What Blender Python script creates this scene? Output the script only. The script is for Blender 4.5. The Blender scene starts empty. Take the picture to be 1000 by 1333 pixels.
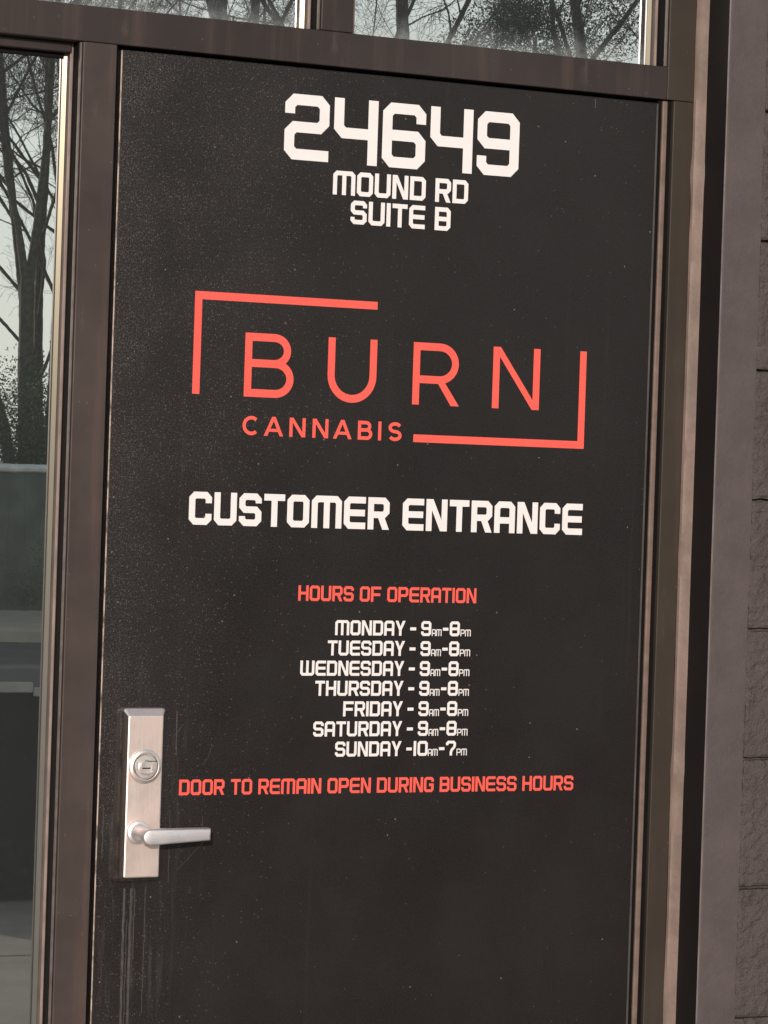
import bpy, bmesh, math, random
from mathutils import Vector, Matrix, noise
random.seed(7)
PI = math.pi
R = math.radians
scene = bpy.context.scene

# ------------------------------------------------------------------ camera
cam_d = bpy.data.cameras.new("camera"); cam = bpy.data.objects.new("camera", cam_d)
scene.collection.objects.link(cam); scene.camera = cam
cam_d.sensor_fit = 'VERTICAL'; cam_d.sensor_height = 24.0; cam_d.lens = 24.0 * 4000.0 / 1333.0
cam_d.clip_start = 0.05; cam_d.clip_end = 2000
YAW, PITCH, ROLL = 0.46209755, -0.00759601, 0.03294075
fwd = Vector((math.sin(YAW) * math.cos(PITCH), math.cos(YAW) * math.cos(PITCH), math.sin(PITCH)))
r0 = Vector((math.cos(YAW), -math.sin(YAW), 0)); u0 = r0.cross(fwd)
rg = r0 * math.cos(ROLL) + u0 * math.sin(ROLL); up = -r0 * math.sin(ROLL) + u0 * math.cos(ROLL)
M4 = Matrix((rg, up, -fwd)).transposed().to_4x4(); M4.translation = Vector((-1.63497, -4.19034, 1.50342))
cam.matrix_world = M4

# ------------------------------------------------------------------ sky, sun, exposure
SUN_AZ, SUN_EL = R(-26), R(11)         # azimuth from the wall normal, positive to the right
w = bpy.data.worlds.new("World"); scene.world = w; w.use_nodes = True
nt = w.node_tree; nt.nodes.clear()
sky = nt.nodes.new('ShaderNodeTexSky'); sky.sky_type = 'NISHITA'; sky.sun_disc = False
sky.sun_elevation = SUN_EL; sky.sun_rotation = PI - SUN_AZ
sky.air_density = 1.0; sky.dust_density = 1.2; sky.ozone_density = 1.0
bg = nt.nodes.new('ShaderNodeBackground'); bg.inputs['Strength'].default_value = 0.15
ow = nt.nodes.new('ShaderNodeOutputWorld')
tcw = nt.nodes.new('ShaderNodeTexCoord'); sp_ = nt.nodes.new('ShaderNodeSeparateXYZ'); nt.links.new(tcw.outputs['Generated'], sp_.inputs[0])
mr = nt.nodes.new('ShaderNodeMapRange'); mr.interpolation_type = 'SMOOTHSTEP'
for i_, v_ in ((1, .10), (2, .60), (3, .92), (4, .10)): mr.inputs[i_].default_value = v_
nt.links.new(sp_.outputs[2], mr.inputs[0])
cn = nt.nodes.new('ShaderNodeTexNoise'); cn.inputs['Scale'].default_value = 3.5; cn.inputs['Detail'].default_value = 5; nt.links.new(tcw.outputs['Generated'], cn.inputs['Vector'])
cr = nt.nodes.new('ShaderNodeMapRange')
for i_, v_ in ((1, .3), (2, .7), (3, .72), (4, 1.05)): cr.inputs[i_].default_value = v_
nt.links.new(cn.outputs['Fac'], cr.inputs[0])
mm = nt.nodes.new('ShaderNodeMath'); mm.operation = 'MULTIPLY'; mm.use_clamp = True; nt.links.new(mr.outputs[0], mm.inputs[0]); nt.links.new(cr.outputs[0], mm.inputs[1])
cm = nt.nodes.new('ShaderNodeMix'); cm.data_type = 'RGBA'; cm.inputs[7].default_value = (9.2, 9.6, 9.4, 1)
nt.links.new(mm.outputs[0], cm.inputs[0]); nt.links.new(sky.outputs[0], cm.inputs[6]); nt.links.new(cm.outputs[2], bg.inputs[0])
nt.links.new(bg.outputs[0], ow.inputs[0])
sd = bpy.data.lights.new("sun", 'SUN'); sd.energy = 3.7; sd.angle = R(0.5); sd.color = (1, .865, .81)
so = bpy.data.objects.new("sun", sd); scene.collection.objects.link(so)
sdir = Vector((math.sin(SUN_AZ) * math.cos(SUN_EL), -math.cos(SUN_AZ) * math.cos(SUN_EL), math.sin(SUN_EL)))
so.rotation_euler = sdir.to_track_quat('Z', 'Y').to_euler()
so.location = (6, -9, 8)
scene.view_settings.view_transform = 'Standard'; scene.view_settings.look = 'None'
scene.view_settings.exposure = -0.32; scene.view_settings.gamma = 1

# ------------------------------------------------------------------ helpers
def link(o): scene.collection.objects.link(o); return o
def tag(o, label=None, cat=None, group=None, kind=None):
    for k, v in (('label', label), ('category', cat), ('group', group), ('kind', kind)):
        if v: o[k] = v
    return o
def thing(name, loc, label, cat, group=None):
    o = link(bpy.data.objects.new(name, None)); o.location = loc; o.empty_display_size = .1
    return tag(o, label, cat, group)
def wloc(o):
    v = Vector((0, 0, 0))
    while o is not None: v = v + o.location; o = o.parent
    return v

class MB:
    """collects geometry in world coordinates, links it as ONE mesh object"""
    def __init__(s): s.v = []; s.f = []; s.m = []; s.sm = []
    def add(s, vs, fs, mat=0, smooth=False):
        n = len(s.v); s.v += [tuple(p) for p in vs]
        s.f += [tuple(i + n for i in f) for f in fs]; s.m += [mat] * len(fs); s.sm += [smooth] * len(fs)
    def bm(s, b, mat=0, smooth=False):
        b.verts.index_update()
        s.add([v.co.copy() for v in b.verts], [[v.index for v in f.verts] for f in b.faces], mat, smooth); b.free()
    def box(s, x0, x1, y0, y1, z0, z1, bev=0, seg=1, mat=0, smooth=False):
        b = bmesh.new(); bmesh.ops.create_cube(b, size=1)
        for v in b.verts:
            v.co = Vector((x0 if v.co.x < 0 else x1, y0 if v.co.y < 0 else y1, z0 if v.co.z < 0 else z1))
        if bev: bmesh.ops.bevel(b, geom=b.edges[:], offset=bev, segments=seg, profile=.5, affect='EDGES')
        s.bm(b, mat, smooth)
    def prism(s, poly, axis, a, b_, bev=0, seg=2, mat=0, smooth=False):
        """poly: list of 2D points; axis 'z': (x,y) extruded a..b in z; 'y': (x,z) in y; 'x': (y,z) in x"""
        def P(p, t): return {'z': (p[0], p[1], t), 'y': (p[0], t, p[1]), 'x': (t, p[0], p[1])}[axis]
        b = bmesh.new(); n = len(poly)
        A = [b.verts.new(P(p, a)) for p in poly]; B = [b.verts.new(P(p, b_)) for p in poly]
        b.faces.new(A); b.faces.new(B[::-1])
        for i in range(n): b.faces.new((A[i], B[i], B[(i + 1) % n], A[(i + 1) % n]))
        bmesh.ops.recalc_face_normals(b, faces=b.faces[:])
        if bev:
            es = [e for e in b.edges if (e.verts[0] in A) == (e.verts[1] in A)]
            bmesh.ops.bevel(b, geom=es, offset=bev, segments=seg, profile=.5, affect='EDGES')
        s.bm(b, mat, smooth)
    def lathe(s, prof, c, axis='y', n=40, mat=0, smooth=True):
        """prof: (radius, position along axis)"""
        vs = []; fs = []
        for (r, h) in prof:
            for k in range(n):
                a = 2 * PI * k / n; q = (r * math.cos(a), r * math.sin(a))
                vs.append((c[0] + q[0], c[1] + h, c[2] + q[1]) if axis == 'y' else (c[0] + q[0], c[1] + q[1], c[2] + h) if axis == 'z' else (c[0] + h, c[1] + q[0], c[2] + q[1]))
        for i in range(len(prof) - 1):
            for k in range(n):
                fs.append((i * n + k, i * n + (k + 1) % n, (i + 1) * n + (k + 1) % n, (i + 1) * n + k))
        s.add(vs, fs, mat, smooth)
    def tube(s, pts, rad, n=6, mat=0, cap=True):
        pts = [Vector(p) for p in pts]; vs = []; fs = []
        ref = Vector((.31, .77, .2)).normalized()
        for i, p in enumerate(pts):
            d = (pts[min(i + 1, len(pts) - 1)] - pts[max(i - 1, 0)]).normalized()
            a = d.cross(ref); a = a.normalized() if a.length > 1e-4 else Vector((1, 0, 0)); b = d.cross(a)
            for k in range(n):
                t = 2 * PI * k / n; vs.append(p + (a * math.cos(t) + b * math.sin(t)) * rad[i])
        for i in range(len(pts) - 1):
            for k in range(n): fs.append((i * n + k, i * n + (k + 1) % n, (i + 1) * n + (k + 1) % n, (i + 1) * n + k))
        if cap: fs.append(tuple(range(n))); fs.append(tuple(range((len(pts) - 1) * n, len(pts) * n))[::-1])
        s.add(vs, fs, mat, n > 4)
    def build(s, name, mat, parent=None):
        o = wloc(parent)
        me = bpy.data.meshes.new(name); me.from_pydata([(p[0] - o.x, p[1] - o.y, p[2] - o.z) for p in s.v], [], s.f)
        for m in (mat if isinstance(mat, (list, tuple)) else [mat]): me.materials.append(m)
        me.polygons.foreach_set('material_index', s.m); me.polygons.foreach_set('use_smooth', s.sm); me.update()
        if any(s.sm): me.set_sharp_from_angle(angle=R(32))
        ob = link(bpy.data.objects.new(name, me))
        if parent: ob.parent = parent
        return ob

# ------------------------------------------------------------------ materials
class NT:
    def __init__(s, name):
        s.m = bpy.data.materials.new(name); s.m.use_nodes = True; s.t = s.m.node_tree; s.n = s.t.nodes
        s.p = s.n['Principled BSDF']; s.out = s.n['Material Output']; s._tc = None
    def tc(s):
        if not s._tc: s._tc = s.n.new('ShaderNodeTexCoord')
        return s._tc.outputs['Object']
    def L(s, a, b):
        s.t.links.new(a, b)
    def set(s, sock, v):
        if hasattr(v, 'is_linked') or hasattr(v, 'links'): s.L(v, sock)
        else: sock.default_value = v
    def map(s, scale=(1, 1, 1), loc=(0, 0, 0), rot=(0, 0, 0), src=None):
        m = s.n.new('ShaderNodeMapping'); m.inputs['Scale'].default_value = scale; m.inputs['Location'].default_value = loc
        m.inputs['Rotation'].default_value = rot
        s.L(src or s.tc(), m.inputs['Vector']); return m.outputs[0]
    def noise(s, scale, detail=3, rough=.55, vec=None, dist=0):
        q = s.n.new('ShaderNodeTexNoise'); q.inputs['Scale'].default_value = scale; q.inputs['Detail'].default_value = detail
        q.inputs['Roughness'].default_value = rough; q.inputs['Distortion'].default_value = dist
        s.L(vec or s.tc(), q.inputs['Vector']); return q.outputs['Fac']
    def voro(s, scale, vec=None):
        q = s.n.new('ShaderNodeTexVoronoi'); q.inputs['Scale'].default_value = scale
        s.L(vec or s.tc(), q.inputs['Vector']); return q.outputs['Distance'], q.outputs['Color']
    def ramp(s, v, a, b, lo=0., hi=1., smooth=True):
        q = s.n.new('ShaderNodeMapRange'); q.inputs[1].default_value = a; q.inputs[2].default_value = b
        q.inputs[3].default_value = lo; q.inputs[4].default_value = hi
        if smooth: q.interpolation_type = 'SMOOTHSTEP'
        s.L(v, q.inputs[0]); return q.outputs[0]
    def math(s, op, a, b=0.):
        q = s.n.new('ShaderNodeMath'); q.operation = op; s.set(q.inputs[0], a); s.set(q.inputs[1], b); return q.outputs[0]
    def mix(s, fac, a, b):
        q = s.n.new('ShaderNodeMix'); q.data_type = 'RGBA'; s.set(q.inputs[0], fac)
        s.set(q.inputs[6], a if not isinstance(a, tuple) else (*a, 1)[:4]); s.set(q.inputs[7], b if not isinstance(b, tuple) else (*b, 1)[:4]); return q.outputs[2]
    def xyz(s, vec=None):
        q = s.n.new('ShaderNodeSeparateXYZ'); s.L(vec or s.tc(), q.inputs[0]); return q.outputs
    def bump(s, h, strength=.3, dist=.002, nrm=None):
        q = s.n.new('ShaderNodeBump'); q.inputs['Strength'].default_value = strength; q.inputs['Distance'].default_value = dist
        s.L(h, q.inputs['Height'])
        if nrm: s.L(nrm, q.inputs['Normal'])
        return q.outputs[0]
    def col(s, c): s.set(s.p.inputs['Base Color'], (*c, 1) if isinstance(c, tuple) else c)
    def rough(s, r): s.set(s.p.inputs['Roughness'], r)
    def normal(s, n): s.L(n, s.p.inputs['Normal'])
    def metal(s, v=1.): s.p.inputs['Metallic'].default_value = v

def simple(name, c, r=.5, metal=0., var=.15, scale=8., bumpd=0., bscale=200.):
    k = NT(name); f = k.noise(scale, 4)
    lo = tuple(x * (1 - var) for x in c); hi = tuple(min(1, x * (1 + var)) for x in c)
    k.col(k.mix(k.ramp(f, .3, .7), lo, hi)); k.rough(r); k.metal(metal)
    if bumpd: k.normal(k.bump(k.noise(bscale, 3), .5, bumpd))
    return k.m

def door_paint():
    k = NT('door_paint'); X = k.xyz()
    base = k.mix(k.ramp(k.noise(3.2, 5, .6), .3, .7), (.0125, .0104, .0100), (.0165, .0140, .0134))
    base = k.mix(k.ramp(k.noise(360., 3, .7), .40, .70, 0, .55), base, (.027, .0232, .0222))
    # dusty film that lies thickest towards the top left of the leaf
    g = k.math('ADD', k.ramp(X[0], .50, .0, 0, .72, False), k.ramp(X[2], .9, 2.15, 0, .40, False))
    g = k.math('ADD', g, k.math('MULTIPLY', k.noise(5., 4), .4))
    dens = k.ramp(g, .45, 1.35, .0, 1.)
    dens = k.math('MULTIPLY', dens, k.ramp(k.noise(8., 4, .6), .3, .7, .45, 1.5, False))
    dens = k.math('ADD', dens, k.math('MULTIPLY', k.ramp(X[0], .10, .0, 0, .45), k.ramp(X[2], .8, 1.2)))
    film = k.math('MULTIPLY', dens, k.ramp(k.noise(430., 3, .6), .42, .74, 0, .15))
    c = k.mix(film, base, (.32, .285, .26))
    d, cc = k.voro(330.); rnd = k.xyz(cc)[0]
    sp = k.math('MULTIPLY', k.ramp(d, .42, .18), k.math('GREATER_THAN', k.math('ADD', rnd, k.math('MULTIPLY', dens, .30)), .996))
    c = k.mix(k.math('MULTIPLY', sp, .22), c, (.30, .27, .24))
    d2, c2 = k.voro(62.); r2 = k.xyz(c2)[1]
    s2 = k.math('MULTIPLY', k.ramp(d2, .10, .04), k.math('GREATER_THAN', k.math('ADD', r2, k.math('MULTIPLY', dens, .015)), .992))
    c = k.mix(k.math('MULTIPLY', s2, .35), c, (.42, .40, .38))
    # rubbed, greyed area round the lock
    e = k.math('MULTIPLY', k.ramp(X[2], .55, .9), k.ramp(X[2], 1.3, 1.05)); e = k.math('MULTIPLY', e, k.ramp(X[0], .19, .07))
    st = k.noise(1., 4, .6, k.map((90, 90, 7)))
    c = k.mix(k.math('MULTIPLY', e, k.ramp(st, .5, .8, 0, .22)), c, (.22, .20, .185))
    # streaks where water ran down
    sv = k.noise(1., 3, .6, k.map((45, 45, 1.1), (3, 0, 0)))
    c = k.mix(k.ramp(sv, .58, .85, 0, .05), c, (.2, .18, .17))
    k.col(c); k.rough(k.ramp(k.noise(7., 5, .6), .3, .7, .26, .40)); k.p.inputs['Specular IOR Level'].default_value = .30
    k.normal(k.bump(k.noise(520., 2), .35, .0006, k.bump(k.noise(14., 2), .15, .0015)))
    return k.m

def frame_paint(name, ca, cb, stain):
    k = NT(name); X = k.xyz()
    c = k.mix(k.ramp(k.noise(4., 5, .6), .3, .7), ca, cb)
    c = k.mix(k.ramp(k.noise(1., 4, .6, k.map((40, 40, 1.6))), .50, .78, 0, stain), c, (.105, .068, .055))
    c = k.mix(k.ramp(k.noise(1., 5, .65, k.map((25, 25, 9), (5, 0, 2))), .6, .82, 0, .35), c, (.13, .11, .10))
    d, cc = k.voro(160.); s = k.math('MULTIPLY', k.ramp(d, .2, .08), k.math('GREATER_THAN', k.xyz(cc)[0], .97))
    c = k.mix(k.math('MULTIPLY', s, .4), c, (.25, .22, .2))
    k.col(c); k.rough(k.ramp(k.noise(12., 4), .3, .7, .42, .55)); k.p.inputs['Specular IOR Level'].default_value = .25
    k.normal(k.bump(k.noise(260., 2), .15, .0005, k.bump(k.noise(6., 2), .2, .002)))
    return k.m

def brushed(name, c, r0=.3, r1=.42, sc=(700, 700, 14)):
    k = NT(name); f = k.noise(1., 3, .6, k.map(sc))
    sm = k.noise(28., 5, .65)
    col = k.mix(k.ramp(f, .3, .7), tuple(x * .9 for x in c), c)
    col = k.mix(k.ramp(sm, .45, .75, 0, .35), col, tuple(x * y for x, y in zip(c, (.80, .70, .62))))
    k.col(col); k.rough(k.ramp(sm, .3, .7, r0, r1)); k.metal(1.)
    k.normal(k.bump(f, .12, .0003)); return k.m

def glass_mat(zb, tint=(.30, .34, .33), fac=.26, film=.5):
    """coated window glass; zb is the height (object space) of the grimy lower edge"""
    k = NT('window_glass'); k.n.remove(k.p)
    tr = k.n.new('ShaderNodeBsdfTransparent'); tr.inputs[0].default_value = (*tint, 1)
    gl = k.n.new('ShaderNodeBsdfGlossy'); gl.inputs['Roughness'].default_value = .004; gl.inputs[0].default_value = (.98, 1.0, .965, 1)
    k.L(k.bump(k.noise(3.0, 2), .009, .006, k.bump(k.noise(26., 2), .006, .0006)), gl.inputs['Normal'])
    m = k.n.new('ShaderNodeMixShader'); m.inputs[0].default_value = fac
    k.L(tr.outputs[0], m.inputs[1]); k.L(gl.outputs[0], m.inputs[2])
    df = k.n.new('ShaderNodeBsdfDiffuse'); df.inputs[0].default_value = (.42, .46, .46, 1)
    z = k.xyz()[2]
    edge = k.math('MULTIPLY', k.ramp(k.math('ADD', z, k.math('MULTIPLY', k.noise(1., 4, .6, k.map((38, 38, 6))), .05)), zb + .075, zb + .012, 0, film), k.ramp(k.noise(60., 5, .65), .3, .75, .3, 1))
    sp = k.noise(140., 3, .6); edge = k.math('ADD', edge, k.ramp(sp, .55, .8, 0.045, .075))
    m2 = k.n.new('ShaderNodeMixShader'); k.L(edge, m2.inputs[0]); k.L(m.outputs[0], m2.inputs[1]); k.L(df.outputs[0], m2.inputs[2])
    k.L(m2.outputs[0], k.out.inputs[0]); return k.m

def wall_paint(name, c, b1=.004, b2=.0012, gr=.35):
    k = NT(name)
    col = k.mix(k.ramp(k.noise(11., 6, .65), .3, .7), tuple(x * .86 for x in c), tuple(x * 1.1 for x in c))
    d, cc = k.voro(210.); s = k.math('MULTIPLY', k.ramp(d, .28, .12), k.math('GREATER_THAN', k.xyz(cc)[0], .94))
    col = k.mix(k.math('MULTIPLY', s, .3), col, tuple(min(1, x * 2.1) for x in c))
    g = k.noise(260., 4, .7); col = k.mix(k.ramp(g, .38, .30, 0, .45 * gr), col, tuple(x * .45 for x in c)); col = k.mix(k.ramp(g, .60, .74, 0, .55 * gr), col, tuple(min(1, x * 1.9) for x in c))
    k.col(col); k.rough(.68); k.p.inputs['Specular IOR Level'].default_value = .25
    k.normal(k.bump(k.noise(330., 3, .6), .5, b2, k.bump(k.noise(75., 4, .65), .55, b1))); return k.m

M_DOOR = door_paint(); M_FRAME = frame_paint('bronze_frame', (.029, .0230, .0212), (.042, .0335, .0305), .35); M_MULL = frame_paint('pale_bronze_frame', (.042, .0315, .0275), (.072, .055, .048), .8); M_JAMB = frame_paint('olive_bronze_frame', (.040, .032, .025), (.050, .041, .032), .25)  # mullion tone is paler and pinker than the other frame members
M_GAP = simple('black_gasket', (.006, .0055, .0055), .75)
M_GAP.node_tree.nodes['Principled BSDF'].inputs['Specular IOR Level'].default_value = .12
M_WHITE = simple('white_vinyl', (.80, .775, .745), .42, var=.02, scale=30)
M_RED = simple('red_vinyl', (.86, .112, .080), .42, var=.03, scale=30)
M_STEEL = brushed('satin_steel', (.88, .75, .68), .50, .62)
M_RIMS = brushed('rim_highlight_steel', (.98, .90, .85), .55, .62)  # brighter colour paints a highlight along the plate rim
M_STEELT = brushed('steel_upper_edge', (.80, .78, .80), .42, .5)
M_CORE = brushed('lock_core_steel', (.88, .82, .78), .40, .55, (300, 300, 300))
M_STEELP = brushed('polished_steel', (.72, .68, .65), .16, .24)
M_LEVER = brushed('cast_steel', (.96, .93, .94), .44, .54, (20, 700, 700))
M_STRIP = simple('worn_strip', (.18, .128, .102), .38, var=.2, scale=25, bumpd=.0006)
M_CAULK = simple('caulk', (.19, .135, .108), .55, var=.18, scale=18, bumpd=.0015, bscale=90)
M_LIP = simple('pale_lip', (.12, .10, .09), .28, 0., var=.25, scale=40)  # paler than the frame around it
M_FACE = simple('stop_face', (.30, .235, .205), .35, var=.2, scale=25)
M_RET = simple('black_wall_paint', (.015, .013, .0128), .6, var=.15, scale=6, bumpd=.0006)
M_RET.node_tree.nodes['Principled BSDF'].inputs['Specular IOR Level'].default_value = .2
M_BEAD = simple('aluminium_bead', (.095, .10, .094), .22, 0., var=.06, scale=5); M_BEAD.node_tree.nodes['Principled BSDF'].inputs['Specular Tint'].default_value = (1, .90, .62, 1)
M_BEADD = simple('bead_return', (.13, .10, .088), .35, var=.2, scale=20)
def inner_glass():
    k = NT('inner_glass'); k.n.remove(k.p); a = k.n.new('ShaderNodeBsdfTransparent'); a.inputs[0].default_value = (.7, .74, .73, 1); b_ = k.n.new('ShaderNodeBsdfGlossy'); b_.inputs['Roughness'].default_value = .004
    m = k.n.new('ShaderNodeMixShader'); m.inputs[0].default_value = .05; k.L(a.outputs[0], m.inputs[1]); k.L(b_.outputs[0], m.inputs[2]); k.L(m.outputs[0], k.out.inputs[0]); return k.m
M_INNER = inner_glass()
M_WALL = wall_paint('painted_block', (.094, .077, .073), .018, .008, 1.4)
M_TRIMEDGE = simple('trim_edge_highlight', (.22, .185, .175), .5, var=.2, scale=20)  # edge highlight of the trim, put into the colour as a lighter tone
M_TRIM = wall_paint('painted_trim', (.094, .077, .0735), .003, .0016, .7)
M_SCR = simple('scratch', (.056, .048, .043), .6, var=.3, scale=60)

# ------------------------------------------------------------------ ground
def sheet(name, x0, x1, y0, y1, z, mat, kind='structure'):
    b = MB(); b.add([(x0, y0, z), (x1, y0, z), (x1, y1, z), (x0, y1, z)], [(0, 1, 2, 3)])
    o = b.build(name, mat); o['kind'] = kind; return o
def asphalt():
    k = NT('asphalt'); c = k.mix(k.ramp(k.noise(.8, 6, .65), .3, .7), (.045, .045, .046), (.075, .073, .071))
    c = k.mix(k.ramp(k.noise(90., 3, .7), .45, .75, 0, .5), c, (.13, .125, .12)); k.col(c); k.rough(.85)
    k.normal(k.bump(k.noise(120., 3), .6, .008)); return k.m
def concrete(c=(.44, .385, .32)):
    k = NT('concrete'); f = k.mix(k.ramp(k.noise(1.3, 6, .65), .3, .7), tuple(x * .8 for x in c), tuple(x * 1.12 for x in c))
    f = k.mix(k.ramp(k.noise(160., 3, .7), .5, .8, 0, .4), f, tuple(x * .6 for x in c)); k.col(f); k.rough(.85)
    k.normal(k.bump(k.noise(140., 3), .5, .004)); return k.m
M_ASPH = asphalt(); M_CONC = concrete()
M_SOIL = simple('soil_grass', (.075, .085, .035), .9, var=.4, scale=2.5, bumpd=.03, bscale=30)
sheet('ground', -600, 600, -900, 300, -.16, M_SOIL)
sheet('parking_lot', -70, 90, -24.8, -7.3, -.15, M_ASPH)
b = MB()
for i in range(-16, 24):
    for j in range(3):
        b.box(i * 2.4 + .006, i * 2.4 + 2.394, -7.3 + j * 2.43 + .006, -7.3 + (j + 1) * 2.43 - .006, -.3, -.004, .008)
b.box(-40, 60, -7.28, -.03, -.3, -.02)
b.build('sidewalk', M_CONC)['kind'] = 'structure'
b = MB(); b.box(-70, 90, -25.0, -24.8, -.4, -.02, .02); b.build('kerb', M_CONC)['kind'] = 'structure'
b = MB(); b.box(-70, 90, -29.2, -25.005, -.4, -.03); b.build('path', concrete((.46, .39, .31)))['kind'] = 'structure'

# ------------------------------------------------------------------ storefront frame
F = -.006                 # front plane of the frame; the door face is y = 0
YB = .11                  # back of the frame
MX0, MX1 = -.0605, -.0085  # mullion between sidelight and door
TZ0, TZ1 = 2.136, 2.188   # transom bar
VX0, VX1 = .317, .3705    # short mullion in the transom
JX0, JX1 = .9275, .9775   # right jamb
SLX = -.62                # left end of the sidelight
TOPZ = 2.86
frame = thing('door_frame', (.45, 0, 0), 'dark bronze metal frame holding the black door, the tall side window and the two windows above', 'door frame')
def member(name, x0, x1, z0, z1, mt=None):
    m = MB(); m.box(x0, x1, F, YB, z0, z1, .0014, 2); return m.build(name, mt or M_FRAME, frame)
member('mullion', MX0, MX1, 0, TZ0 - .0006, M_MULL)
member('transom_bar', SLX, JX0 - .0006, TZ0, TZ1)
member('transom_mullion', VX0, VX1, TZ1 + .0006, TOPZ)
member('header', SLX - .052, JX1, TOPZ + .0006, TOPZ + .055)
member('jamb', SLX - .052, SLX - .0006, 0, TOPZ)
member('sill', SLX, MX0 - .0006, 0, .11)
# right jamb: face set back from the worn strip next to the door
j = MB()
j.box(JX0, JX1, F, YB, TZ0, TOPZ, .0014, 2)
j.box(.9405, JX1, F, YB, 0, TZ0 - .0006, .0014, 2)
j.build('jamb', M_JAMB, frame)
s = MB()
s.box(.9232, .9326, -.0012, .05, 0, TZ0 - .0015, .0022, 3); s.build('door_stop', M_STRIP, frame)
s = MB(); s.box(.9329, .9402, .0015, .06, 0, TZ0 - .001); s.box(.9163, .9230, .0025, .0415, 0, TZ0 - .001); s.box(-.0083, -.0012, .008, .0415, 0, TZ0 - .001); s.box(-.0084, .9228, .042, .075, 2.10, TZ0 + .001)  # gaskets, plus a black strip put in the jamb groove as its shade
s.box(-.0084, .012, .046, .08, 0, 2.11); s.box(.905, .9228, .046, .08, 0, 2.11); s.build('gasket_and_groove_shade', M_GAP, frame)
# hand-run sealant between jamb and wall return
c = MB(); pts = []; n = 260; vs = []; fs = []
for i in range(n + 1):
    z = i * 2.95 / n
    q = noise.noise(Vector((3.1, z * 5.2, 0))) * .0014 + noise.noise(Vector((7.7, z * 19., 0))) * .0007
    lump = .0045 * math.exp(-((z - 2.02) / .022) ** 2) + .003 * math.exp(-((z - 1.07) / .02) ** 2)
    wdt = .0098 + q * 2 + lump * .6
    prof = [(.9985, .004), (.9768 - q * .6 - lump * .5, F - .0006), (.9785 - lump * .4, F - .0045 - lump * .5), (.9770 + wdt * .62, F - .0075 - q - lump), (.9776 + wdt, F - .0125 - q - lump), (.9985, F - .022)]
    vs += [(px, py, z) for px, py in prof]
m_ = len(prof)
for i in range(n):
    for k in range(m_): fs.append((i * m_ + k, i * m_ + (k + 1) % m_, (i + 1) * m_ + (k + 1) % m_, (i + 1) * m_ + k))
c.add(vs, fs, 0, True); c.build('sealant', M_CAULK, frame)

# ------------------------------------------------------------------ windows
GY = .040
def window(name, label, x0, x1, z0, z1, tint, fac, head):
    t = thing(name, ((x0 + x1) / 2, .05, z0), label, 'window')
    za, zb = z0 + .001, z1 - .001
    g = MB(); g.box(x0 + .001, x1 - .001, GY, GY + .006, za, zb)
    g.build('glass_pane', glass_mat(.001, tint, fac), t)
    g = MB(); g.box(x0 + .001, x1 - .001, GY + .019, GY + .025, za, zb); g.build('inner_pane', M_INNER, t)
    # right-hand side, from the glass towards the front: bright bead, stop with a lit face put into its colour, gasket, front lip
    p = MB(); p.prism([(x1 - .0152, GY - .0002), (x1 - .0150, GY - .0008), (x1 - .0088, GY - .0036), (x1 - .0088, GY - .0002)], 'z', za, zb); p.build('glazing_bead', M_BEAD, t)
    p = MB(); p.box(x1 - .0086, x1 - .0008, GY - .0155, GY - .0002, za, zb, .0008, 2)
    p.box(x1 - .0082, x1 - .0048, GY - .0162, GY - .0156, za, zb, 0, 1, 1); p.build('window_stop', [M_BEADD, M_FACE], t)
    p = MB(); p.box(x1 - .0038, x1 - .0008, .0042, GY - .0157, za, zb); p.build('gasket', M_GAP, t)
    p = MB(); p.box(x1 - .0034, x1 - .0006, -.0025, .0040, za, zb, .0009, 3); p.build('front_lip', M_LIP, t)
    p = MB(); p.box(x0 + .0006, x0 + .010, GY - .03, GY - .0002, za, zb, .001); p.build('window_stop', M_BEADD, t)
    if head:
        p = MB(); p.box(x0 + .0105, x1 - .0090, GY - .0220, GY - .0002, z1 - .0145, z1 - .0006, .001); p.build('head_stop', M_FRAME, t)
        p = MB(); p.box(x0 + .0105, x1 - .0155, GY - .006, GY - .0003, z1 - .0215, z1 - .0147); p.build('gasket', M_GAP, t)
    return t
window('sidelight_window', 'tall narrow side window left of the door, reflecting a bare tree and a fence', SLX, MX0, .1106, TZ0, (.30, .34, .33), .63, 1)
window('transom_window', 'window above the door left of the short mullion, reflecting tangled twigs', SLX, VX0, TZ1, TOPZ, (.30, .34, .34), .63, 0)
window('transom_window', 'window above the door right of the short mullion, reflecting a dark tree crown', VX1, JX0, TZ1, TOPZ, (.30, .34, .34), .63, 0)

# ------------------------------------------------------------------ door
door = thing('door', (0, 0, 0), 'black metal entrance door with white and red lettering and a steel lever lock', 'door')
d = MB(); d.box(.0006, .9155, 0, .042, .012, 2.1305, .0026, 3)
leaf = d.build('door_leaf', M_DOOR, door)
def worn_edge():
    k = NT('worn_edge'); k.col(k.mix(k.ramp(k.noise(1., 4, .65, k.map((60, 60, 26))), .34, .58), (.10, .08, .07), (.55, .44, .36))); k.rough(.45); return k.m
d = MB(); d.box(.0003, .0022, -.0007, -.0001, .013, 2.129, .0002); d.build('edge_strip', worn_edge(), door)
d = MB(); d.box(.9118, .9152, -.0012, -.0001, .013, 2.129, .0004); d.build('edge_strip', simple('edge_lip', (.072, .062, .056), .4, var=.3, scale=12), door)
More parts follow.
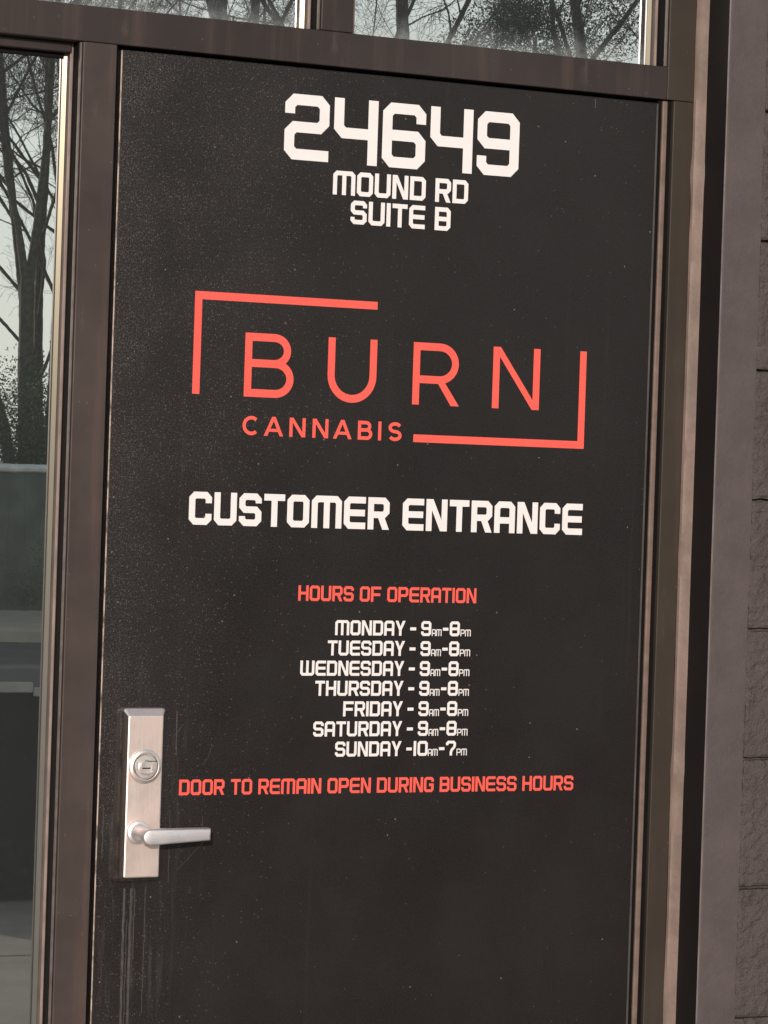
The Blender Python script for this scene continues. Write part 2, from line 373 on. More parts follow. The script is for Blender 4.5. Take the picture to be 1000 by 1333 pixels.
# scratches and runs round the lock (rubbed through the paint)
class Vinyl:
    """flat lettering: strokes and polygons in the door plane, each a hair above the last"""
    def __init__(s, y=-.0003): s.b = MB(); s.y = y; s.k = 0
    def _y(s): s.k += 1; return s.y - (s.k % 9) * .00004
    def poly(s, pts):
        y = s._y(); s.b.add([(x, y, z) for x, z in pts], [tuple(range(len(pts)))])
    def stroke(s, pts, t, closed=False, tx=None):
        n = len(pts); y = s._y(); tx = tx or t; L_ = []; R_ = []
        for i in range(n):
            p = Vector(pts[i]); a = Vector(pts[i - 1]) if (i or closed) else None; c_ = Vector(pts[(i + 1) % n]) if (i < n - 1 or closed) else None
            d0 = (p - a).normalized() if a is not None else None; d1 = (c_ - p).normalized() if c_ is not None else None
            if d0 is None: d0 = d1
            if d1 is None: d1 = d0
            n0 = Vector((-d0.y, d0.x)); n1 = Vector((-d1.y, d1.x)); m = (n0 + n1).normalized(); k = 1 / max(.4, m.dot(n0))
            o = m * k * t / 2; L_.append(p + o); R_.append(p - o)
        vs = [(q.x, y, q.y) for q in L_] + [(q.x, y, q.y) for q in R_]
        s.b.add(vs, [(i, (i + 1) % n, n + (i + 1) % n, n + i) for i in range(n if closed else n - 1)])

def chamfer(path, c, closed=False):
    out = []; n = len(path)
    for i, q in enumerate(path):
        p = Vector(q[:2])
        if len(q) > 2 and q[2] and (closed or 0 < i < n - 1):
            a = Vector(path[i - 1][:2]); b_ = Vector(path[(i + 1) % n][:2])
            ca = min(c, (a - p).length * .48); cb = min(c, (b_ - p).length * .48)
            out += [tuple(p + (a - p).normalized() * ca), tuple(p + (b_ - p).normalized() * cb)]
        else: out.append(tuple(p))
    return out

def glyph(ch, t, W=.76):
    """squared display face: returns width and strokes (path, closed) / polygons"""
    w_ = W; h = t / 2; L = h; B = h; T = 1 - h; M = .5
    if ch in 'MW': w_ = W * 1.38
    if ch in '1I': w_ = t
    if ch == 'T': w_ = W * .94
    if ch == '-': w_ = W * .56
    if ch == ' ': return W * .40, [], []
    r = w_ - h; S = []; P = []
    def o(*p): S.append((list(p), False))
    def cl(*p): S.append((list(p), True))
    if ch in '0O': cl((L, B, 1), (L, T, 1), (r, T, 1), (r, B, 1))
    elif ch in '1I': o((L, 0), (L, 1))
    elif ch == '2': o((L, .70), (L, T, 1), (r, T, 1), (r, M, 1), (L, M, 1), (L, B, 1), (w_, B))
    elif ch == '4': o((L, 1), (L, .47, 1), (r, .47)); o((r, 1), (r, 0))
    elif ch == '6': o((r, .70), (r, T, 1), (L, T, 1), (L, B, 1), (r, B, 1), (r, M, 1), (t, M))
    elif ch == '9': o((L, .30), (L, B, 1), (r, B, 1), (r, T, 1), (L, T, 1), (L, M, 1), (w_ - t, M))
    elif ch == '7': o((L, .70), (L, T, 1), (r, T, 1), (r, .58, 1), (w_ * .52, .34, 1), (w_ * .52, 0))
    elif ch == '8': cl((L, B, 1), (L, T, 1), (r, T, 1), (r, B, 1)); o((L, M), (r, M))
    elif ch == 'C': o((r, .66), (r, T, 1), (L, T, 1), (L, B, 1), (r, B, 1), (r, .34))
    elif ch == 'G': o((r, .68), (r, T, 1), (L, T, 1), (L, B, 1), (r, B, 1), (r, .48), (w_ * .52, .48))
    elif ch == 'U': o((L, 1), (L, B, 1), (r, B, 1), (r, 1))
    elif ch == 'S': o((r, .70), (r, T, 1), (L, T, 1), (L, M, 1), (r, M, 1), (r, B, 1), (L, B, 1), (L, .30))
    elif ch == 'T': o((0, T), (w_, T)); o((w_ / 2, T), (w_ / 2, 0))
    elif ch == 'M': o((L, 0), (L, T, 1), (r, T, 1), (r, 0)); o((w_ / 2, T), (w_ / 2, 0))
    elif ch == 'W': o((L, 1), (L, B, 1), (r, B, 1), (r, 1)); o((w_ / 2, B), (w_ / 2, 1))
    elif ch == 'E': o((w_, T), (L, T, 1), (L, B, 1), (w_, B)); o((L, M), (w_ * .97, M))
    elif ch == 'F': o((L, 0), (L, T), (w_, T)); o((L, M - .03), (w_ * .92, M - .03))
    elif ch == 'H': o((L, 0), (L, 1)); o((r, 0), (r, 1)); o((L, M), (r, M))
    elif ch == 'R': o((L, 0), (L, T), (r, T, 1), (r, M - .04, 1), (t, M - .04)); P.append([(w_ * .42, M - .04), (w_ * .42 + t * 1.15, M - .04), (w_, 0), (w_ - t * 1.15, 0)])
    elif ch == 'P': o((L, 0), (L, T), (r, T, 1), (r, M - .06, 1), (t, M - .06))
    elif ch == 'N': o((L, 0), (L, 1)); o((r, 0), (r, 1)); P.append([(t * .2, 1), (t * 1.2, 1), (w_ - t * .2, 0), (w_ - t * 1.2, 0)])
    elif ch == 'A': o((L, 0), (L, T, 1), (r, T, 1), (r, 0)); o((L, .40), (r, .40))
    elif ch == 'D': cl((L, B), (L, T), (r, T, 1), (r, B, 1))
    elif ch == 'B': cl((L, B), (L, T), (r, T, 1), (r, B, 1)); o((L, M), (r, M))
    elif ch == 'Y':
        m = w_ / 2
        P += [[(0, 1), (t * 1.12, 1), (m + t * .42, .44), (m - t * .5, .38)], [(w_, 1), (w_ - t * 1.12, 1), (m - t * .42, .44), (m + t * .5, .38)], [(m - h, .46), (m + h, .46), (m + h, 0), (m - h, 0)]]
    elif ch == '-': o((w_ * .06, .47), (w_ * .94, .47))
    return w_, S, P

def layout(text, t, gap=.085):
    x = 0; out = []
    for ch in text:
        w_, S, P = glyph(ch, t); out.append((x, S, P)); x += w_ + gap
    return x - gap, out
def write(V, text, x0, x1, zL, zR, H, t):
    """set text between x0 and x1 on the door, baseline zL..zR"""
    tot, items = layout(text, t); sx = (x1 - x0) / tot; cc = .30 * t + .035
    def at(gx, gy):
        x = x0 + gx * sx; return (x, zL + (zR - zL) * (x - x0) / (x1 - x0) + gy * H)
    for gx, S, P in items:
        for path, closed in S: V.stroke([at(gx + a, b_) for a, b_ in chamfer(path, cc, closed)], t * (H + sx) / 2 if True else 0, closed)
        for poly in P: V.poly([at(gx + a, b_) for a, b_ in poly])
def line(name, text, x0, x1, zL, zR, H, t, mat, parent=door):
    V = Vinyl(); write(V, text, x0, x1, zL, zR, H, t); return V.b.build(name, mat, parent)

line('house_number', '24649', .2650, .6650, 1.9915, 1.9930, .0985, .168, M_WHITE)
line('address_line', 'MOUND RD', .3480, .5785, 1.9443, 1.9458, .0362, .19, M_WHITE)
line('address_line', 'SUITE B', .3790, .5494, 1.9020, 1.9022, .0355, .19, M_WHITE)
line('entrance_lettering', 'CUSTOMER ENTRANCE', .1302, .8010, 1.4410, 1.4406, .0490, .205, M_WHITE)
line('hours_heading', 'HOURS OF OPERATION', .3126, .6162, 1.3308, 1.3308, .0232, .185, M_RED)
line('door_notice', 'DOOR TO REMAIN OPEN DURING BUSINESS HOURS', .1288, .8004, 1.0405, 1.0385, .0233, .185, M_RED)
days = [('MONDAY', .3760, .4950, 1.2795, '9', '8'), ('TUESDAY', .3646, .4951, 1.2487, '9', '8'), ('WEDNESDAY', .3199, .4950, 1.2180, '9', '8'),
        ('THURSDAY', .3458, .4950, 1.1876, '9', '8'), ('FRIDAY', .3938, .4950, 1.1564, '9', '8'), ('SATURDAY', .3448, .4950, 1.1260, '9', '8'), ('SUNDAY', .3825, .4950, 1.0953, '10', '7')]
for nm, x0, x1, z, a, p_ in days:
    V = Vinyl(); Hh = .0228; t = .185
    write(V, nm, x0, x1, z, z, Hh, t)
    ten = a == '10'
    write(V, '-', .5025 if not ten else .5028, .5142 if not ten else .5135, z, z, Hh, t)
    if ten: write(V, '1', .5158, .5203, z, z, Hh, t); write(V, '0', .5226, .5402, z, z, Hh, t)
    else: write(V, a, .5222, .5395, z, z, Hh, t)
    write(V, 'AM', .5408, .5575, z, z, Hh * .46, .15)
    write(V, '-', .5592, .5700, z, z, Hh, t)
    write(V, p_, .5718, .5892, z, z, Hh, t)
    write(V, 'PM', .5906, .6085, z, z, Hh * .46, .15)
    V.b.build('hours_line', M_WHITE, door)

# round-cornered logo lettering
def arc(cx, cy, rx, ry, a0, a1, n=18): return [(cx + rx * math.cos(R(a0 + (a1 - a0) * i / n)), cy + ry * math.sin(R(a0 + (a1 - a0) * i / n))) for i in range(n + 1)]
V = Vinyl(); t = .0118; h = t / 2; z0 = 1.6337; z1 = 1.7290
# B
x = .2122; m = z0 + .0505
V.stroke([(x + h, z0 + h), (x + h, z1 - h), (x + .048, z1 - h)] + arc(x + .048, (z1 - h + m) / 2, .0215, (z1 - h - m) / 2, 90, -90)[1:] + [(x + t, m)], t)
V.stroke([(x + h, m)] + [(x + .0505, m)] + arc(x + .0505, (m + z0 + h) / 2, .0245, (m - z0 - h) / 2, 90, -90)[1:] + [(x, z0 + h)], t)
# U
x = .3492; wd = .0822; rr = (wd - t) / 2
V.stroke([(x + h, z1), (x + h, z0 + h + rr - .002)] + arc(x + wd / 2, z0 + h + rr - .002, rr, rr, 180, 360)[1:] + [(x + wd - h, z1)], t)
# R
x = .4934; m = z0 + .039
V.stroke([(x + h, z0), (x + h, z1 - h), (x + .046, z1 - h)] + arc(x + .046, (z1 - h + m) / 2, .0270, (z1 - h - m) / 2, 90, -90)[1:] + [(x + t, m)], t)
V.poly([(x + .0385, m + .002), (x + .0515, m + .002), (x + .0812, z0), (x + .0668, z0)])
# N
x = .6322; wd = .0834
V.stroke([(x + h, z0), (x + h, z1)], t); V.stroke([(x + wd - h, z0), (x + wd - h, z1)], t)
V.poly([(x + .0005, z1), (x + .0128, z1), (x + wd - .0005, z0), (x + wd - .0128, z0)])
logo = V.b.build('logo', M_RED, door)
V = Vinyl(); V.stroke([(.1290 + h, 1.6342), (.1290 + h, 1.7862 - h), (.4296, 1.7866 - h)], t); V.b.build('logo_bracket', M_RED, logo)
V = Vinyl(); V.stroke([(.7990 - h, 1.7294), (.7990 - h, 1.5762 + h), (.4978, 1.5762 + h)], t); V.b.build('logo_bracket', M_RED, logo)
V = Vinyl(); H = .0288; z0 = 1.5765; z1 = z0 + H; t = .0053; h = t / 2
def cx(px): return .2120 + (px - 315.2) * .0012804
def A_(a, b_):
    m = (a + b_) / 2
    V.poly([(a, z0), (a + t * 1.1, z0), (m + t * .55, z1), (m - t * .55, z1)]); V.poly([(b_ - t * 1.1, z0), (b_, z0), (m + t * .55, z1), (m - t * .55, z1)])
    V.poly([(a + .007, z0 + H * .22), (b_ - .007, z0 + H * .22), (b_ - .0085, z0 + H * .38), (a + .0085, z0 + H * .38)])
def N_(a, b_):
    V.stroke([(a + h, z0), (a + h, z1)], t); V.stroke([(b_ - h, z0), (b_ - h, z1)], t); V.poly([(a, z1), (a + t * 1.2, z1), (b_, z0), (b_ - t * 1.2, z0)])
a, b_ = cx(315.2), cx(337.5); V.stroke(arc(a + H / 2, z0 + H / 2, H / 2 - h, H / 2 - h, 48, 312, 26), t)
A_(cx(342.5), cx(367.5)); N_(cx(375.2), cx(396)); N_(cx(405), cx(425.8)); A_(cx(432), cx(456.5))
a, b_ = cx(464.4), cx(483.6); m = z0 + H * .52; rr = H * .23
V.stroke([(a + h, z0 + h), (a + h, z1 - h), (b_ - rr - h - .002, z1 - h)] + arc(b_ - rr - h - .002, (z1 - h + m) / 2, rr, (z1 - h - m) / 2, 90, -90, 10)[1:] + [(a + t, m)], t)
V.stroke([(a + h, m), (b_ - rr - h, m)] + arc(b_ - rr - h, (z0 + h + m) / 2, rr, (m - z0 - h) / 2, 90, -90, 10)[1:] + [(a, z0 + h)], t)
a = cx(491.2); V.stroke([(a + h, z0), (a + h, z1)], t)
a, b_ = cx(504.8), cx(522.6); xm = (a + b_) / 2; rx = (b_ - a) / 2 - h; ry = (H / 2 - h) / 2
V.stroke(arc(xm, z1 - h - ry, rx, ry, 25, 270, 16) + arc(xm, z0 + h + ry, rx, ry, 90, -155, 16)[1:], t)
V.b.build('logo_tagline', M_RED, logo)

# scratches
V = Vinyl(-.00012)
rs = random.Random(3)
def scr(pts, wd): V.stroke(pts, wd)
def wob(x, za, zb, n=14, amp=.0006):
    return [(x + rs.uniform(-amp, amp), za + (zb - za) * i / n) for i in range(n + 1)]
scr(wob(.0475, .905, .60, 30), .0034); scr(wob(.0580, .905, .63, 30), .0036); scr(wob(.0525, .86, .70), .0010); scr(wob(.0640, .905, .80, 18), .0012); scr(wob(.0805, .905, .72, 20), .0009)
scr(wob(.116, .912, 1.02, 10), .0009); scr(wob(.122, 1.10, 1.165, 8), .0016); scr(wob(.0105, .95, 1.03, 8, .001), .0012)
scr(arc(.125, 1.12, .055, .05, -45, -5, 12), .0005)
scr([(.118, 1.128), (.133, 1.146)], .0007); scr([(.13, .93), (.185, .985)], .0006); scr(wob(.168, .965, 1.01, 6), .0007)
scr(wob(.7995, 2.112, 2.1275, 3, .0002), .0018)
V.b.build('scratch_marks', M_SCR, door)

# ------------------------------------------------------------------ lock
def rrect(x0, x1, z0, z1, r, n=6):
    o = []
    for cx_, cz_, a in ((x1 - r, z1 - r, 0), (x0 + r, z1 - r, 90), (x0 + r, z0 + r, 180), (x1 - r, z0 + r, 270)):
        for i in range(n + 1): o.append((cx_ + r * math.cos(R(a + 90 * i / n)), cz_ + r * math.sin(R(a + 90 * i / n))))
    return o
def ringstack(rings):
    vs = []; fs = []; n = len(rings[0][0])
    for loop, y in rings: vs += [(x, y, z) for x, z in loop]
    for i in range(len(rings) - 1):
        for k in range(n): fs.append((i * n + k, i * n + (k + 1) % n, (i + 1) * n + (k + 1) % n, (i + 1) * n + k))
    fs.append(tuple(range((len(rings) - 1) * n, len(rings) * n))); return vs, fs
PY = -.023
b = MB()
vs, fs = ringstack([(rrect(.0260, .1050, .9135, 1.1705, .0085), -.0001), (rrect(.0264, .1046, .9138, 1.1704, .0085), -.0016), (rrect(.0318, .0972, .9182, 1.1700, .005), -.0130),
    (rrect(.0366, .0912, .9236, 1.1600, .0022), PY + .0008), (rrect(.0381, .0897, .9249, 1.1586, .002), PY + .0001), (rrect(.0383, .0895, .9251, 1.1584, .0018), PY)])
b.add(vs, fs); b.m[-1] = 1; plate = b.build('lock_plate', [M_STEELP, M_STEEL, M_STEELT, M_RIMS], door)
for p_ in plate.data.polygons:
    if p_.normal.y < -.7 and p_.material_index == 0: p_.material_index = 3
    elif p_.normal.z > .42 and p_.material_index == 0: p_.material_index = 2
b = MB(); cc = (.0638, PY, 1.0862)
b.lathe([(.0252, .0005), (.0252, -.0022), (.0245, -.0032), (.0205, -.0046), (.0198, -.0044), (.0190, .0003), (.0182, .0003), (.0178, -.0050), (.0170, -.0058), (.0096, -.0062), (.0090, -.0056), (.0086, -.0056), (.0080, -.0066), (0, -.0066)], cc, n=64)
b.box(cc[0] - .0062, cc[0] + .0062, PY - .0069, PY - .0060, cc[2] - .0030, cc[2] - .0012, mat=1)
b.box(cc[0] - .0020, cc[0] + .0170, PY - .0064, PY - .0056, cc[2] + .0075, cc[2] + .0085, mat=1)
b.tube([(cc[0] + .0115 * math.cos(R(a)), PY - .0062, cc[2] + .0115 * math.sin(R(a))) for a in range(150, 331, 12)], [.0011] * 16, 6)
b.build('lock_cylinder', [M_CORE, M_GAP], plate)
b = MB(); lx, lz = .0560, .9905
b.lathe([(.0175, .0002), (.0175, -.0020), (.0165, -.0034), (.0125, -.0046), (.0108, -.0100), (.0100, -.0200), (.0100, -.0400), (.0106, -.0440)], (lx, PY, lz - .0005), n=40)
top = 1.0008; x0 = .0418; x1 = .1468; rl = .0118
poly = [(x1, top - .0003), (x0 + rl, top)] + [(x0 + rl + rl * math.cos(R(a)), top - rl + rl * math.sin(R(a))) for a in range(100, 261, 10)] + [(x0 + rl, top - 2 * rl), (x1, top - .0180)]
b.prism(poly, 'y', PY - .060, PY - .043, .0028, 3, smooth=False)
b.build('lever', M_LEVER, plate)

# ------------------------------------------------------------------ block wall
def block_wall(name, label, x0, x1, z0, z1, yf, yb, trim=None):
    t = thing(name, ((x0 + x1) / 2, yf, z0), label, 'wall')
    core = MB()
    if trim:
        (xa, xb0, xb1) = trim
        # smooth rendered edge strip whose inner line leans slightly
        zz = [z0 + (z1 - z0) * i / 90 for i in range(91)]
        def xin(z): return xb0 + (xb1 - xb0) * (z / 2.0)
        vs = []; fs = []
        for z in zz:
            q = noise.noise(Vector((z * 7, 1, 0))) * .0006
            vs += [(xa + .004, yb, z), (xa + .0002 + q * .3, yf + .0035, z), (xa + .0012 + q * .5, yf + .0008, z), (xa + .0036 + q, yf, z), (xin(z) + .001 + q * 2, yf, z), (xin(z) + .006, yb, z)]
        for i in range(90):
            for k in range(5): fs.append((i * 6 + k, i * 6 + k + 1, i * 6 + k + 7, i * 6 + k + 6))
        core.add(vs, fs, 1, False)
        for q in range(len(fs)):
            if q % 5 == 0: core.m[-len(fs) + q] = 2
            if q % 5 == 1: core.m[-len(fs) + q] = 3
    core.box((trim[1] if trim else x0) + .004, x1, yf + .014, yb, z0, z1)
    # blocks, split into a fine grid near the door so that their faces are really uneven
    H = .2055; row0 = .6823 - 4 * H; nrow = int((z1 - row0) / H) + 1
    for rI in range(nrow):
        za = row0 + rI * H + .003; zb = za + H - .006
        if za > z1 or zb < z0: continue
        za = max(za, z0); zb = min(zb, z1)
        xx = x0 if not trim else None; off = .2 if rI % 2 else 0.
        xs = [x0 - off + k * .4 for k in range(int((x1 - x0) / .4) + 3)]
        for k in range(len(xs) - 1):
            a, c_ = max(xs[k] + .0045, x0), min(xs[k + 1] - .0045, x1)
            if trim: zmid = (za + zb) / 2; a = max(a, trim[2] + (trim[1] - trim[2]) * 0 + .001)
            if c_ - a < .03: continue
            fine = trim and a < 1.4
            nx = max(2, int((c_ - a) / (.0045 if fine else .05))); nz = max(2, int((zb - za) / (.0045 if fine else .05)))
            vs = []; fs = []
            for j_ in range(nz + 1):
                for i_ in range(nx + 1):
                    u_, v_ = i_ / nx, j_ / nz; x = a + (c_ - a) * u_; z = za + (zb - za) * v_
                    ed = min(u_ * (c_ - a), (1 - u_) * (c_ - a), v_ * (zb - za), (1 - v_) * (zb - za))
                    y = yf - .0025
                    if fine:
                        y += noise.fractal(Vector((x * 70, 3.3, z * 70)), 1., 2., 3) * .0034
                        if i_ == 0: x += noise.noise(Vector((rI, 2.2, z * 60))) * .0016
                        if j_ in (0, nz): z += noise.noise(Vector((x * 70, rI, 9.2))) * .0014
                    if ed < 1e-6: y += .0022
                    vs.append((x, y, z))
            for j_ in range(nz):
                for i_ in range(nx): q = j_ * (nx + 1) + i_; fs.append((q, q + 1, q + nx + 2, q + nx + 1))
            # skirt back to the mortar plane
            rim = [i_ for i_ in range(nx + 1)] + [j_ * (nx + 1) + nx for j_ in range(1, nz + 1)] + [nz * (nx + 1) + i_ for i_ in range(nx - 1, -1, -1)] + [j_ * (nx + 1) for j_ in range(nz - 1, 0, -1)]
            n0 = len(vs); vs += [(vs[q][0], yf + .0145, vs[q][2]) for q in rim]; m = len(rim)
            for q in range(m): fs.append((rim[q], n0 + q, n0 + (q + 1) % m, rim[(q + 1) % m]))
            core.add(vs, fs, 0, False)
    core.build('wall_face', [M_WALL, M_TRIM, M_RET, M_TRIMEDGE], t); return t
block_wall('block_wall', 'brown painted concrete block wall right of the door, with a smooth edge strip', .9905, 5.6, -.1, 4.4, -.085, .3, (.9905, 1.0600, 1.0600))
block_wall('block_wall', 'brown painted concrete block wall left of the tall side window', -6.0, -.674, -.1, 4.4, -.085, .3)
b = MB(); b.box(-.6735, .9900, -.084, .3, 2.92, 4.4); t = thing('lintel_wall', (.16, 0, 2.92), 'brown painted wall panel above the windows over the door', 'wall'); b.build('wall_face', M_TRIM, t)
b = MB()
b.box(-6, 5.6, 4.8, 4.9, -.1, 4.4); b.box(-6.1, -6, .31, 4.8, -.1, 4.4); b.box(5.6, 5.7, .31, 4.8, -.1, 4.4); b.box(-6, 5.6, .31, 4.8, 4.401, 4.5); b.box(-6, 5.6, .31, 4.8, -.14, -.004)
b.build('room', simple('dim_interior', (.10, .10, .10), .8))['kind'] = 'structure'
b = MB(); b.box(-.672, .99, -.09, .3, -.14, -.0005, .003); b.build('threshold', M_CONC)['kind'] = 'structure'

# ------------------------------------------------------------------ across the lot (seen in the glass)
M_BARK = simple('bark', (.075, .065, .052), .9, var=.35, scale=14, bumpd=.02, bscale=30)
M_TWIG = simple('twigs', (.085, .07, .055), .9, var=.3, scale=4)
M_LEAF = simple('evergreen_leaf', (.050, .075, .035), .7, var=.45, scale=1.2)
M_WEED = simple('weed_leaf', (.10, .15, .05), .6, var=.45, scale=2)
M_IVY = simple('ivy_leaf', (.05, .09, .035), .6, var=.45, scale=1.5)
def grow(tb, cb, rng, p, d, ln, rad, lv, maxlv, up_=.12):
    n = 5 if lv < 3 else 3; pts = [p]; rads = [rad]; dd = d.copy(); q = p.copy()
    for i in range(n):
        dd = (dd + Vector((rng.uniform(-1, 1), rng.uniform(-1, 1), rng.uniform(-1, 1))) * (.16 + .05 * lv) + Vector((0, 0, up_))).normalized()
        q = q + dd * (ln / n); pts.append(q.copy()); rads.append(max(.0030, rad * (1 - .62 * (i + 1) / n)))
    (tb if lv < 2 else cb).tube(pts, rads, 9 if lv == 0 else 6 if lv == 1 else 4 if lv == 2 else 3, cap=lv < 2)
    if lv >= maxlv: return
    kids = (8, 6, 6, 5, 4)[lv]
    for k in range(kids):
        f = .2 + .78 * (k + rng.random()) / kids
        i = min(n - 1, int(f * n)); g = f * n - i; b0 = pts[i].lerp(pts[i + 1], g); r_ = rads[i] + (rads[i + 1] - rads[i]) * g
        ax = (pts[i + 1] - pts[i]).normalized(); sd_ = ax.cross(Vector((rng.uniform(-1, 1), rng.uniform(-1, 1), rng.uniform(-1, 1)))).normalized()
        an = R(rng.uniform(28, 62)); nd = (ax * math.cos(an) + sd_ * math.sin(an)).normalized()
        grow(tb, cb, rng, b0, nd, ln * rng.uniform(.42, .66) * (1.05 - .35 * f), min(r_ * .5, rad * (.30 if lv == 0 else .42)), lv + 1, maxlv, up_)
def bare_tree(seed, h, r_, label, loc, maxlv=4, group=None, limbs=None):
    t = thing('bare_tree', loc, label, 'tree', group); tb, cb = MB(), MB(); rng = random.Random(seed); base = Vector(loc)
    if limbs:
        for pts, rad in limbs:
            P_ = [base + Vector(p) for p in pts]; tb.tube(P_, rad, 10)
            for k in range(5 if len(pts) > 3 else 6):
                f = .25 + .72 * (k + rng.random()) / 6; i = min(len(P_) - 2, int(f * (len(P_) - 1))); g = f * (len(P_) - 1) - i
                if P_[i].z - base.z < 3.4: continue
                b0 = P_[i].lerp(P_[i + 1], g); a = rng.uniform(0, 2 * PI); nd = Vector((math.cos(a), math.sin(a) * .8, .55)).normalized()
                grow(tb, cb, rng, b0, nd, rng.uniform(1.2, 2.4), rad[i] * .30, 1, maxlv)
    else: grow(tb, cb, rng, base, Vector((rng.uniform(-.06, .06), 0, 1)), h, r_, 0, maxlv, .06)
    tb.build('trunk', M_BARK, t); cb.build('crown', M_TWIG, t); return t
def leaf_cloud(bm_, rng, c, rad, n, size):
    for i in range(n):
        v = Vector((rng.gauss(0, 1), rng.gauss(0, 1), rng.gauss(0, 1))).normalized() * rng.random() ** .45
        q = Vector((c[0] + v.x * rad[0], c[1] + v.y * rad[1], c[2] + v.z * rad[2])); a = Vector((rng.uniform(-1, 1), rng.uniform(-1, 1), rng.uniform(-1, 1))).normalized()
        b0 = a.orthogonal().normalized(); s_ = size * rng.uniform(.6, 1.4)
        bm_.add([q - a * s_, q + b0 * s_ * .45, q + a * s_, q - b0 * s_ * .45], [(0, 1, 2, 3)])
GRP = 'bare trees beyond the fence'
T0 = (11.88, -33.3, -.16)
main_limbs = [([(0, 0, -.1), (.02, 0, 1.5), (-.03, 0, 3.0), (-.06, .02, 4.15)], [.14, .105, .095, .10]),
              ([(-.06, .02, 4.05), (-.20, 0, 4.9), (-.36, -.05, 5.6), (-.55, 0, 6.8), (-.85, .1, 8.2), (-1.1, .2, 10.2)], [.072, .045, .040, .036, .030, .012]),
              ([(-.05, .02, 4.0), (.06, 0, 4.9), (.13, .05, 5.9), (.19, 0, 7.0), (.32, 0, 8.4), (.5, -.1, 10.6)], [.072, .052, .047, .043, .032, .012]),
              ([(.08, 0, 5.2), (-.10, 0, 5.55), (-.5, .05, 6.0), (-1.2, .1, 6.5)], [.03, .022, .018, .010])]
bare_tree(5, 0, 0, 'bare tree with a forked trunk standing nearest behind the fence', T0, 5, GRP, main_limbs)
rows = [(15.6, -42.6, 12.0, .10, 131, 'thin bare tree in the third row behind the forked tree'), (18.0, -49.5, 13.0, .11, 137, 'bare tree standing well beyond the third row behind the forked tree'), (19.6, -53.5, 13.0, .11, 139, 'most distant bare tree, behind all the others'),
        (14.4, -35.4, 11.5, .12, 23, 'bare tree next to the right of the forked tree'),
        (14.3, -39.8, 12.0, .10, 31, 'bare tree in the second row behind the forked tree'), (17.1, -38.2, 12.5, .17, 41, 'tall bare tree in the second row left of the evergreen'),
        (18.0, -35.1, 11.5, .16, 52, 'bare tree with a dark trunk standing just left of the evergreen'), (16.6, -45.5, 12.5, .11, 77, 'farthest bare tree in line with the forked tree'),
        (23.7, -39.2, 12.0, .17, 88, 'bare tree behind the right side of the evergreen'), (22.0, -34.4, 11.0, .15, 91, 'bare tree at the right end of the row beyond the fence'),
        (15.6, -33.2, 10.5, .13, 97, 'bare tree standing close to the fence between the forked tree and the evergreen')]
for x, y, h, r_, sd_, lb in rows: bare_tree(sd_, h, r_, lb, (x, y, -.16), 5, GRP)
ev = thing('evergreen_tree', (20.3, -35.3, -.16), 'dense dark evergreen tree between bare trees beyond the fence', 'tree')
b = MB(); b.tube([(20.3, -35.3, -.2), (20.35, -35.3, 3), (20.25, -35.25, 6), (20.3, -35.3, 8.2)], [.2, .16, .1, .03], 9); b.build('trunk', M_BARK, ev)
b = MB(); rng = random.Random(9)
for k in range(120):
    z = rng.uniform(1.6, 9.3); wr = 2.3 * min(1, (9.9 - z) / 2.2)
    a = rng.uniform(0, 2 * PI); q = wr * rng.random() ** .5; leaf_cloud(b, rng, (20.3 + math.cos(a) * q, -35.3 + math.sin(a) * q, z), (.5, .5, .36), 800, .022)
b.build('crown', M_LEAF, ev)
# overgrowth along the fence
sh = thing('shrub_row', (12, -31.2, -.16), 'ragged green shrubs growing along the back of the fence', 'shrubs'); b = MB(); rng = random.Random(17)
for k in range(48):
    x = rng.uniform(9.2, 14.5); hh = rng.uniform(2.3, 3.0); leaf_cloud(b, rng, (x, -31.1 + rng.uniform(-.8, .6), hh * .55), (.6, .5, hh * .55), 3600, .019)
b.build('foliage', M_IVY, sh)
wd = thing('weed_clump', (10.8, -29.3, -.1), 'green weeds at the foot of the grey fence', 'weeds'); b = MB()
for k in range(40):
    x = rng.uniform(8, 14); hh = rng.uniform(.2, 1.0)
    leaf_cloud(b, rng, (x, -29.35 + rng.uniform(-.1, .1), hh * .45), (.35, .14, hh * .5), 220, .02)
b.build('foliage', M_WEED, wd)
fe = thing('fence', (12, -29.6, -.16), 'long grey green fence with a pale top rail across the parking lot', 'fence')
M_FP = simple('fence_panel', (.11, .125, .105), .8, var=.25, scale=3); M_RAIL = simple('white_rail', (.85, .83, .80), .45)
b = MB()
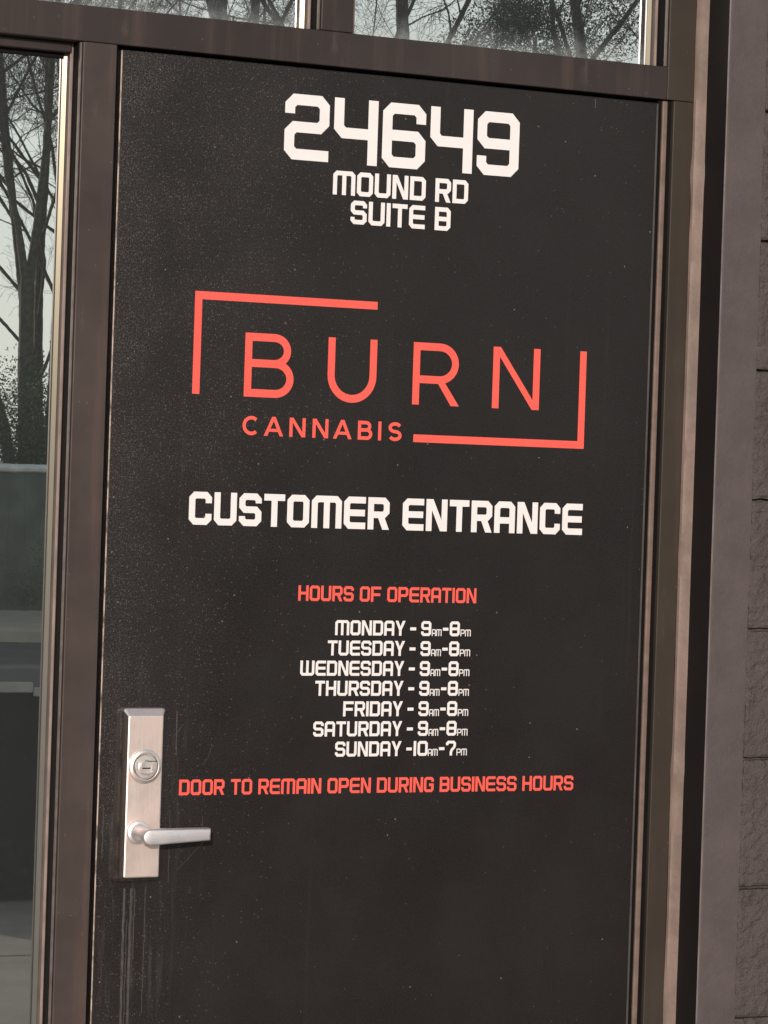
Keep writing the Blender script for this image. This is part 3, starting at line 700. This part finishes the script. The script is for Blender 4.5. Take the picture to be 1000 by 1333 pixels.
for k in range(17):
    n_ = 12
    for q in range(n_):
        xa = -8 + k * 2.4 + .04 + q * (2.32 / n_); b.box(xa, xa + 2.32 / n_ - .002, -29.66, -29.645, -.1, 1.56)
b.build('fence_panel', M_FP, fe)
b = MB(); b.tube([(-8.1, -29.63, 1.605), (32.9, -29.63, 1.605)], [.05, .05], 10); b.build('top_rail', M_RAIL, fe)
for k in range(18):
    x = -8 + k * 2.4; b = MB(); b.tube([(x, -29.63, -.3), (x, -29.63, 1.64)], [.03, .03], 8); b.build('post', M_RAIL, fe)

# ------------------------------------------------------------------ low dark box on the pavement (seen in the glass)
bx = thing('storage_box', (2.3, -6.3, -.004), 'low black storage box with a pale lid edge on the pavement', 'box')
M_BOX = simple('black_box_plastic', (.016, .017, .016), .55, var=.3, scale=6, bumpd=.001); M_BOX.node_tree.nodes['Principled BSDF'].inputs['Specular IOR Level'].default_value = .2
M_LID = simple('pale_lid', (.62, .60, .56), .45)
b = MB(); b.prism([(-6.02, .03), (-6.0, .75), (-6.52, .75), (-6.50, .03)], 'x', 1.42, 3.2, .012)
for x in (1.75, 2.3, 2.85): b.box(x - .03, x + .03, -6.004, -5.985, .06, .70, .006)
b.build('body', M_BOX, bx)
b = MB(); b.prism([(-5.97, .752), (-5.965, .775), (-6.54, .80), (-6.54, .752)], 'x', 1.40, 2.10, .004); b.prism([(-5.97, .740), (-5.965, .755), (-6.54, .79), (-6.54, .752)], 'x', 2.104, 3.22, .004); lid = b.build('lid', M_BOX, bx)
b = MB(); b.box(1.40, 2.10, -5.964, -5.952, .745, .782, .003); b.box(2.104, 3.22, -5.964, -5.952, .732, .763, .003); b.build('rim', M_LID, lid)
for x in (1.48, 3.14):
    for y in (-6.08, -6.44): b = MB(); b.tube([(x, y, -.004), (x, y, .04)], [.03, .03], 10); b.build('foot', M_BOX, bx)
b = MB(); b.box(1.72, 1.80, -5.982, -5.962, .64, .74, .005); b.build('latch', M_LID, bx)
b = MB(); b.box(2.80, 2.88, -5.982, -5.962, .64, .73, .005); b.build('latch', M_LID, bx)
